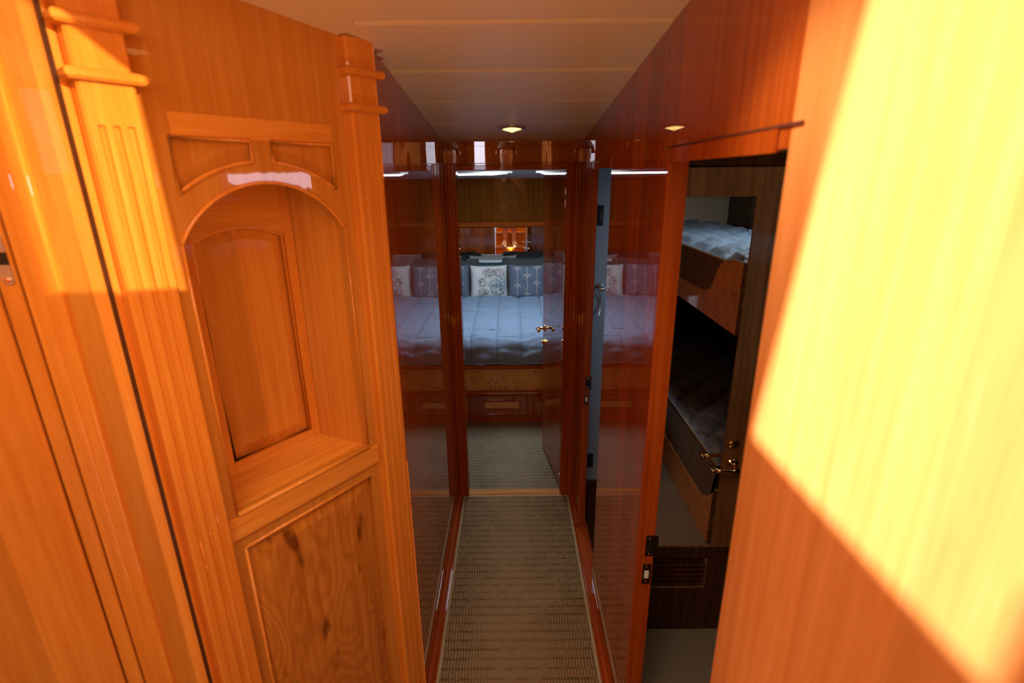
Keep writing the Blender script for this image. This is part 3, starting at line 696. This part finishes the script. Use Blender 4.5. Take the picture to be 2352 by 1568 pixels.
cushion('throw_cushion', (-.592, 4.77, .635), .37, .335, .14, blue_cloth, tilt, .05, 'slate blue cushion with fur edge, left of the coral cushion', group=G, fringe=fur, deco=flowers, seed=3)
cushion('throw_cushion', (.52, 4.80, .635), .37, .33, .13, white_cloth, tilt, -.05, 'off-white cushion behind the open bedroom door', group=G, deco=coral, seed=4)
cushion('throw_cushion', (-.955, 4.84, .635), .36, .33, .13, white_cloth, tilt, .0, 'off-white cushion at the far left of the bed', group=G, seed=5)
# rear row
cushion('fur_cushion', (.12, 4.99, .625), .41, .362, .10, fur, -.12, .0, 'dark grey fur cushion behind the slate blue cushion', group=G, fringe=fur, seed=6)
cushion('fur_cushion', (-.56, 4.99, .625), .44, .352, .10, fur, -.12, .0, 'dark grey fur cushion in the back row at the left', group=G, fringe=fur, seed=7)
cushion('teal_cushion', (-.20, 5.02, .625), .40, .335, .10, teal, -.10, .0, 'dark teal cushion with pale edge behind the coral cushion', group=G, seed=8)
bolster = MB().tube([(-.40, 5.10, .97), (-.3, 5.09, .985), (-.2, 5.09, .988), (-.1, 5.09, .985), (-.02, 5.10, .972)], [.010, .018, .02, .018, .010], 12).build('pillow_edge', white_cloth, smooth=True)
bpy.data.objects.remove(bolster)
cushion('pillow', (-.20, 5.11, .625), .50, .348, .09, white_cloth, -.03, .0, 'pale pillow in the back row against the mirror, behind the teal cushion', cat='pillow', seed=9)

# ------------------------------------------------------------------ shower room
struct(MB().box(XR + T, 1.40, 2.36, 2.38, .20, 2.0).build('wall_back', bluegrey), 'blue grey shower room wall seen through the narrow doorway', 'wall')
struct(MB().box(XR + T, 1.40, 1.785, 1.80, -.04, 2.0).build('wall_front', bluegrey), 'wall between the bunk cabin and the shower room', 'wall')
struct(MB().box(1.40, 1.42, 1.80, YB0 - .001, -.04, 2.0).build('wall_right', bluegrey), 'outer wall of the shower room', 'wall')
struct(MB().box(XR + T, 1.40, 1.80, YB0 - .001, 1.95, 1.98).build('ceiling', bluegrey), 'shower room ceiling', 'ceiling')
struct(MB().box(XR + T, 1.40, 2.345, 2.40, -.04, .195).box(XR + T, 1.40, 2.335, 2.36, .195, .21).build('baseboard_back', dark_wood), 'dark wooden plinth below the blue grey wall', 'baseboard')
def wall_box(x, z, w, h, label):
    r = empty('wall_socket', (x, 2.36, z), label=label, cat='wall socket')
    MB().box(-w / 2, w / 2, -.012, 0, -h / 2, h / 2).build('plate', black, r, bevel=.004)
    MB().box(-w / 4, w / 4, -.015, -.012, -h / 4, h / 4).build('insert', plain('dark_insert', (.03, .02, .018), .3), r, bevel=.002)
wall_box(.392, 1.582, .05, .088, 'black wall plate high on the blue grey shower room wall')
wall_box(.398, .331, .036, .078, 'small black wall socket low on the blue grey shower room wall')
tr = empty('towel_ring', (.413, 2.36, 1.256), label='chrome towel ring on the blue grey shower room wall', cat='towel ring')
MB().lathe([(.018, 0), (.018, -.006), (.009, -.010), (.008, -.04), (.013, -.046), (.014, -.054), (.009, -.062), (.002, -.064)], (0, 0, 0), (0, 1, 0), 24).build('post', chrome, tr, smooth=True)
MB().tube([(.032 * math.sin(t) - .026, -.056 + .050 * math.sin(t) + .004 * math.cos(t), -.076 + .074 * math.cos(t)) for t in [2 * math.pi * k / 40 for k in range(40)]], .0035, 10, closed=True).build('ring', chrome, tr, smooth=True)

# ------------------------------------------------------------------ bunk cabin
struct(MB().box(1.70, 1.74, -1.1, 1.78, 0, 2.0).build('wall_right', wood('hull_side_veneer', (.13, .055, .022), (.08, .032, .012), band_amt=.1)), 'hull-side wall of the bunk cabin', 'wall')
struct(MB().box(XR + T, 1.74, -1.14, -1.1, 0, 2.0).build('wall_front', dark_wood), 'aft wall of the bunk cabin', 'wall')
struct(MB().box(XR + T, 1.70, 1.755, 1.78, 0, 2.0).build('wall_back', dark_wood), 'forward wall of the bunk cabin behind the mirrored door', 'wall')
struct(MB().box(XR + T, 1.74, -1.1, 1.78, 1.95, 1.99).build('ceiling', cherry), 'bunk cabin ceiling', 'ceiling')
LY = 1.60
leaf = empty('mirrored_door', (.40, LY, 0), label='cabin door leaf with tall mirror, louvred vent below and brass lever', cat='door')
tmp = MB().plate([(0, .012), (.420, .012), (.420, 1.773), (0, 1.773)], [[(.03, .41), (.345, .41), (.345, 1.688), (.03, 1.688)], [(.06, .215), (.338, .215), (.338, .352), (.06, .352)]], 0, .036)
tmp.build('door_frame', cherry, leaf, bevel=.0015)
MB().box(.028, .347, .003, .030, .408, 1.690).build('mirror', mirror_m, leaf)
bv = MB()
o_, i_ = [(.03, .41), (.345, .41), (.345, 1.688), (.03, 1.688)], [(.042, .422), (.333, .422), (.333, 1.676), (.042, 1.676)]
bv.add([(x, .0028, z) for x, z in o_] + [(x, .0026, z) for x, z in i_], [(k, (k + 1) % 4, 4 + (k + 1) % 4, 4 + k) for k in range(4)])
bv.build('mirror_bevel', mirror_m, leaf)
lv = MB()
for k in range(6):
    z = .222 + k * .0225
    lv.prism([(.004, z), (.008, z), (.028, z + .020), (.024, z + .020)], 'x', .06, .338)
pf = MB().plate([(.001, .014), (.419, .014), (.419, .405), (.001, .405)], [[(.058, .213), (.340, .213), (.340, .354), (.058, .354)]], -.0015, .0005).build('lower_panel', dark_wood, leaf); pf['label'] = 'dark lower door panel below the mirror'
lo = lv.build('louvres', dark_wood, leaf); lo['label'] = 'dark louvred vent slats'
lever(leaf, .382, 0, .765, -1, -1, mat=brass, ln=.085)
MB().lathe([(.019, 0), (.019, -.004), (.013, -.008), (.004, -.009)], (.378, 0, .845), (0, 1, 0), 24).build('lock_rose', brass, leaf)
tag(MB().box(XR + T + .005, .95, LY - .01, LY + .045, 1.778, 1.805).build('door_header', dark_wood), 'dark header strip above the mirrored cabin door', 'header')

# bunks
BX = .955
def bunk(label, prof, z_m0, z_m1, yend, dz_end, mlabel, top_mat):
    b = empty('bunk', (BX + .35, .1, 0), label=label, cat='bunk', group='bunks in the cabin')
    sh = lambda m: setattr(m, 'v', [(x - BX - .35, y - .1, z) for x, y, z in m.v]) or m
    sh(MB().prism([(3.2 - y, z) for y, z in prof], 'x', BX, BX + .022)).build('burl_side_board', burlm, b, bevel=.003)
    z0 = min(z for _, z in prof)
    sh(MB().box(BX + .022, 1.69, yend - .022, yend, z0, dz_end)).build('end_board', burlm, b, bevel=.003)
    sh(MB().box(BX + .022, 1.69, -1.05, yend - .022, z0 + .01, z0 + .04)).build('slat_base', dark_wood, b)
    # quilted mattress
    mt = empty('bunk_mattress', (BX + .35, .05, z_m0), label=mlabel, cat='mattress', group='bunk mattresses')
    hw, hl = .325, (yend - .03 + 1.04) / 2; yc = (yend - .03 - 1.04) / 2 - .05
    def topf(u, v):
        x = -hw + 2 * hw * u; y = yc - hl + 2 * hl * v; h_ = z_m1 - z_m0
        a = (x + y) / .24; c = (x - y) / .24
        ga = abs((a + .5) % 1 - .5); gc = abs((c + .5) % 1 - .5)
        p_ = .036 * (1 - math.exp(-ga / .13)) * (1 - math.exp(-gc / .13)) + .016 * noise.noise(Vector((x * 9, y * 9, z_m0))) + .007 * noise.noise(Vector((x * 30, y * 30, z_m0)))
        e = min(1, min(u, 1 - u) / .08) * min(1, min(v, 1 - v) / .03)
        return (x, y, h_ - .02 + p_ * e + .004 * e)
    MB().grid(topf, 70, 190).build('quilted_top', top_mat, mt, smooth=True)
    def sidef(s):
        def f(u, v):
            y = yc - hl + 2 * hl * u; h_ = (z_m1 - z_m0 - .02) * v
            bul = .022 * math.sin(math.pi * v) + .004 * noise.noise(Vector((y * 14, v * 3, 2)))
            return (s * (hw + bul), y, h_)
        return f
    m = MB().grid(sidef(-1), 90, 10).grid(sidef(1), 90, 10)
    def endf(s):
        def f(u, v): return (-hw + 2 * hw * u, yc + s * (hl + .012 * math.sin(math.pi * v)), (z_m1 - z_m0 - .02) * v)
        return f
    m.grid(endf(1), 30, 10).grid(endf(-1), 30, 10)
    m.build('mattress_side', bunk_side, mt, smooth=True)
    zz = z_m1 - z_m0 - .018
    MB().tube([(-hw, yc - hl, zz), (-hw, yc + hl, zz), (hw, yc + hl, zz), (hw, yc - hl, zz)], .006, 8, closed=True).build('piping', plain('silver_piping', (.5, .5, .48), .5), mt, smooth=True)
sc = [(2.08, 1.092), (4.2, 1.092), (4.2, 1.20)] + [(2.62, 1.200), (2.54, 1.202), (2.48, 1.208), (2.43, 1.222), (2.395, 1.25), (2.37, 1.29), (2.345, 1.335), (2.31, 1.37), (2.26, 1.392), (2.20, 1.402), (2.08, 1.405)]
bunk('upper bunk with scrolled maple burl side board, seen in the mirrored door', sc, 1.13, 1.395, 1.12, 1.405, 'grey blue quilted mattress on the upper bunk', bunk_cloth)
bunk('lower bunk with straight maple burl side board, seen in the mirrored door', [(2.10, 0), (4.2, 0), (4.2, .19), (2.35, .19), (2.22, .20), (2.14, .25), (2.10, .30)], .06, .44, 1.10, .30, 'dark quilted mattress on the lower bunk', fabric('dark_slate_quilt', (.20, .23, .30), (.14, .16, .22), rough=.4))
# deck-level cabin window, frames the bright reflection on the cabinet arch
wn = struct(empty('window_1', (1.70, .97, 1.74)), 'narrow daylit window high on the cabin hull side', 'window')
MB().box(-.012, 0, -.35, .35, -.11, .075).build('window_frame', white_pl, wn)
wp = MB(); rnd = random.Random(3)
top = [(-.31 + .62 * i / 24, .05 - .012 * rnd.random()) for i in range(25)]; bot = [(.31 - .62 * i / 24, -.085 + .05 * i / 24 + .045 * rnd.random()) for i in range(25)]
wp.prism(top + bot, 'x', -.016, -.012); wp.build('window_pane', window_glow, wn)

# ------------------------------------------------------------------ companionway and saloon behind the camera
sw = struct(empty('staircase', (0, -.3, 0)), 'wooden stairs with pale nosings seen in the bedroom mirror', 'stairs')
lv_ = [(.22, .15), (-.05, .40), (-.33, .66), (-.60, .92)]
for i, (y, z) in enumerate(lv_):
    z0 = 0 if i == 0 else lv_[i - 1][1] - .02; y2 = lv_[i + 1][0] - .03 if i < 3 else -.66
    MB().box(XL - .02, XR, y - .02 + .3, y + .3, max(0, z0 - .0), z - .02).build('riser', teak_x, sw)
    MB().box(XL - .02, XR, (y2 if i < 3 else -.64) + .3, y + .01 + .3, z - .02, z - .0005).build('tread', teak_x, sw)
    MB().box(XL - .02, XR, y + .01 + .3, y + .022 + .3, z - .022, z + .001).build('nosing', tread_trim, sw, bevel=.003)
sl = empty('step_light', (-.03, .22 - .27 + .003, .275), label='small yellow step light set in the stair riser, seen in the mirror', cat='step light')
sl.location = (-.03, -.049, .245)
MB().box(-.022, .022, 0, .006, -.012, .012).build('bezel', brass, sl, bevel=.002)
MB().box(-.012, .012, .006, .008, -.006, .006).build('lens', glow, sl)
struct(MB().box(-2.2, 2.2, -2.6, -.66, .86, .92).box(-2.2, XL - .03, -.66, .30, .0, .02).build('floor', carpet_cab), 'saloon floor behind the stairs', 'floor')
# port wall: unseen blocker, its opening shaped to cast the sun patch
k_ = 1.333
def bproj(y, z): return (y - k_ * .35, z + k_ * .30)
wpoly = [bproj(.255, 1.404), bproj(.634, 1.404), bproj(.542, 1.902), bproj(.470, 2.30), bproj(.42, 2.55), bproj(-.75, 2.55), bproj(-.75, 1.62), bproj(-.1, 1.62), bproj(.250, 1.50)]
pw = MB(); xx = -1.0
m_ = MB().plate([(-2.6, 0), (.80, 0), (.80, 3.1), (-2.6, 3.1)], [wpoly], 0, .03)
m_.v = [(-1.0 - (y), x, z) for x, y, z in m_.v]
struct(m_.build('wall_left', teak), 'unseen port wall with an opening shaped to cast the sun patch', 'wall')
struct(MB().box(-1.03, -.84, PY + .0, PY + .03, 0, 2.1).build('wall_left', teak), 'teak bulkhead behind the far left door', 'wall')
struct(MB().box(-1.0, XR, .60, .62, cz(.62) + .0, 3.1).build('wall_front', vinyl), 'cream upstand above the corridor ceiling edge', 'wall')
struct(MB().box(XR, 2.2, -.92, -.9, .9, 3.1).build('wall_front', vinyl), 'cream saloon bulkhead', 'wall')
struct(MB().box(-2.2, 2.2, -2.64, -2.6, .9, 1.9).box(-2.2, 2.2, -2.64, -2.6, 2.9, 3.1).build('wall_back', teak), 'saloon wall below the aft windows', 'wall')
struct(MB().box(2.2, 2.24, -2.6, -.9, .9, 3.1).build('wall_right', teak), 'starboard saloon wall', 'wall')
struct(MB().box(-2.2, 2.2, -2.6, .62, 3.1, 3.14).build('ceiling', vinyl), 'cream saloon ceiling', 'ceiling')
hf = MB().box(-.94, .34, -.74, -.70, 3.04, 3.1).box(-.94, .34, .10, .14, 3.04, 3.1).box(-.94, -.90, -.70, .10, 3.04, 3.1).box(.30, .34, -.70, .10, 3.04, 3.1)  # unseen frame added to go with the overhead fill lamp
struct(hf.build('trim_17', white_pl), 'white frame added around the overhead fill lamp', 'hatch frame')

for i, (x, w_) in enumerate(((-.44, .15), (.50, .12))):
    wn = struct(empty('window_%d' % (i + 2), (x, -2.6, 2.1)), ('left' if x < 0 else 'right') + ' narrow saloon window behind the stairs', 'window')
    MB().box(-w_ / 2 - .03, w_ / 2 + .03, 0, .012, -.33, .23).build('window_frame', teak_solid, wn)
    MB().box(-w_ / 2, w_ / 2, .012, .016, -.3, .2).build('window_pane', window_glow, wn)
struct(MB().box(-2.2, 2.2, -2.64, -2.6, 1.9, 2.9).build('wall_back', teak), 'aft wall of the saloon', 'wall')

# ------------------------------------------------------------------ the photographer (seen in the mirror)
PX = -.045
ps = empty('person', (PX, -.20, .40), label='person in khaki shorts and pale shoes standing on the stairs, reflected in the mirror', cat='person')
def skin_mesh(name, verts, edges, radii, mat, parent, sub=2):
    me = bpy.data.meshes.new(name); me.from_pydata(verts, edges, []); me.materials.append(mat)
    o = bpy.data.objects.new(name, me); COL.objects.link(o); o.parent = parent
    sk = o.modifiers.new('skin', 'SKIN'); sk.use_smooth_shade = True
    for i, r in enumerate(radii):
        r = r if isinstance(r, tuple) else (r, r); me.skin_vertices[0].data[i].radius = r
    me.skin_vertices[0].data[0].use_root = True
    md = o.modifiers.new('sub', 'SUBSURF'); md.levels = sub; md.render_levels = sub
    return o
V = []; Ed = []; Rd = []
def chain(start, pts):
    p = start
    for (x, y, z, r) in pts:
        V.append((x, y, z)); Rd.append(r); i = len(V) - 1
        if p is not None: Ed.append((p, i))
        p = i
    return p
root_ = chain(None, [(0, 0, .86, (.15, .10))])
chest = chain(root_, [(0, .0, 1.0, (.135, .095)), (0, 0, 1.18, (.15, .10)), (0, -.01, 1.33, (.15, .095))])
neck = chain(chest, [(0, 0, 1.41, .055), (0, .01, 1.48, .055), (0, .02, 1.56, (.072, .085)), (0, .015, 1.63, (.070, .082))])
for s in (-1, 1):
    chain(root_, [(s * .085, 0, .80, .085), (s * .088, .01, .62, .070), (s * .088, .015, .45, .058), (s * .090, -.005, .33, .064), (s * .092, -.01, .20, .050), (s * .092, -.015, .09, .034), (s * .094, 0, .035, .036), (s * .100, .09, .025, (.038, .022))])
    chain(chest, [(s * .17, 0, 1.34, .050), (s * .235, .0, 1.20, .043), (s * .25, .03, 1.08, .038), (s * .20, .10, 1.16, .034), (s * .135, .15, 1.27, .028), (s * .105, .165, 1.31, (.030, .018))])
skin_mesh('body', V, Ed, Rd, skin, ps)
for s in (-1, 1):      # fingers curled round the camera
    for k in range(5):
        z = 1.355 - .021 * k if k < 4 else 1.275; thumb = k == 4
        x0 = s * .10
        pts = [(x0, .168, 1.33 - .012 * k), (x0 - s * .008, .178 + (0 if thumb else .012), z), (x0 - s * .030, .185 + (-.03 if thumb else .02), z + .002), (x0 - s * .050, .18 + (-.035 if thumb else .018), z + .003)]
        skin_mesh('thumb' if thumb else 'finger', pts, [(0, 1), (1, 2), (2, 3)], [.010, .0095, .0085, .0075], skin, ps, 1)
# face
hd = MB()
MB().lathe([(.001, 0), (.010, .004), (.012, .018), (.008, .034), (.002, .040)], (0, .095, 1.555), (0, .15, 1), 12).build('nose', skin, ps, smooth=True)
for s in (-1, 1):
    MB().lathe([(.001, -.011), (.008, -.008), (.011, 0), (.008, .008), (.001, .011)], (s * .03, .083, 1.592), (0, 1, 0), 12).build('eye', white_pl, ps, smooth=True)
    MB().lathe([(.003, 0), (.015, .004), (.018, .014), (.012, .022)], (s * .078, .01, 1.575), (s, 0, .1), 12).build('ear', skin, ps, smooth=True)
MB().tube([(-.022, .089, 1.532), (0, .096, 1.530), (.022, .089, 1.532)], [.003, .005, .003], 8).build('mouth', plain('lips', (.5, .16, .13), .5), ps, smooth=True)
def hairf(u, v):
    th = 2 * math.pi * u; ph = v * math.pi * .62
    p_ = Vector((.086 * math.sin(ph) * math.cos(th), .008 + .100 * math.sin(ph) * math.sin(th), 1.60 + .098 * math.cos(ph)))
    if math.sin(th) > .3 and ph > 1.0: p_.z = max(p_.z, 1.615)
    return p_ + Vector((0, 0, .004 * noise.noise(p_ * 40)))
MB().grid(hairf, 40, 20).build('hair', hair_m, ps, smooth=True)
# clothes
def sleeve(name, mat, rings, par):
    m = MB(); n = 20; vs = []
    for (x, y, z, rx, ry) in rings:
        for k in range(n): t = 2 * math.pi * k / n; vs.append((x + rx * math.cos(t), y + ry * math.sin(t), z))
    m.add(vs, [(i * n + k, i * n + (k + 1) % n, (i + 1) * n + (k + 1) % n, (i + 1) * n + k) for i in range(len(rings) - 1) for k in range(n)])
    return m.build(name, mat, par, smooth=True, solid=.004)
sleeve('shirt', shirt, [(0, 0, .88, .175, .125), (0, 0, 1.0, .165, .118), (0, 0, 1.15, .175, .122), (0, 0, 1.28, .19, .125), (0, 0, 1.37, .165, .11), (0, 0, 1.42, .08, .075)], ps)
for s in (-1, 1):
    m = MB().tube([(s * .14, 0, 1.35), (s * .19, 0, 1.29), (s * .235, .0, 1.19)], [.068, .066, .062], 16, cap=False); m.build('shirt_sleeve', shirt, ps, smooth=True)
    sleeve('shorts_leg', shorts, [(s * .075, 0, .86, .105, .125), (s * .085, 0, .72, .100, .115), (s * .09, .01, .52, .088, .10), (s * .092, .005, .355, .078, .085)], ps)
    # shoe
    m = MB(); prof = [(-.065, .036, .080, .052), (-.04, .044, .100, .050), (.03, .048, .092, .047), (.09, .054, .070, .040), (.14, .054, .054, .030), (.175, .042, .040, .022), (.195, .016, .028, .016)]
    vs = []; n = 16
    for (y, w_, h_, _) in prof:
        for k in range(n):
            t = 2 * math.pi * k / n; vs.append((s * .095 + s * .12 * (y + .05) * .8 + w_ * math.cos(t), y, .012 + max(-.012, (h_ / 2) * math.sin(t)) + h_ / 2 * (1 if math.sin(t) > 0 else .4)))
    m.add(vs, [(i * n + k, i * n + (k + 1) % n, (i + 1) * n + (k + 1) % n, (i + 1) * n + k) for i in range(len(prof) - 1) for k in range(n)] + [tuple(range(n)), tuple(range((len(prof) - 1) * n, len(prof) * n))])
    sh_ = m.build('shoe', shoe_m, ps, smooth=True)
    for k in range(4): MB().tube([(s * .095 + s * .02 + q_ * .018, .02 + .022 * k, .083 - .009 * k) for q_ in (-1, 0, 1)], .0025, 6).build('lace', white_pl, sh_)
sleeve('shorts_seat', shorts, [(0, 0, .93, .160, .118), (0, 0, .86, .180, .130), (0, 0, .80, .178, .128)], ps)
cb = empty('hand_camera', (0, -.055, 1.715), label='black camera held in front of the chest by the person', cat='camera')
MB().box(-.065, .065, -.025, .02, -.045, .045).build('camera_body', black, cb, bevel=.008)
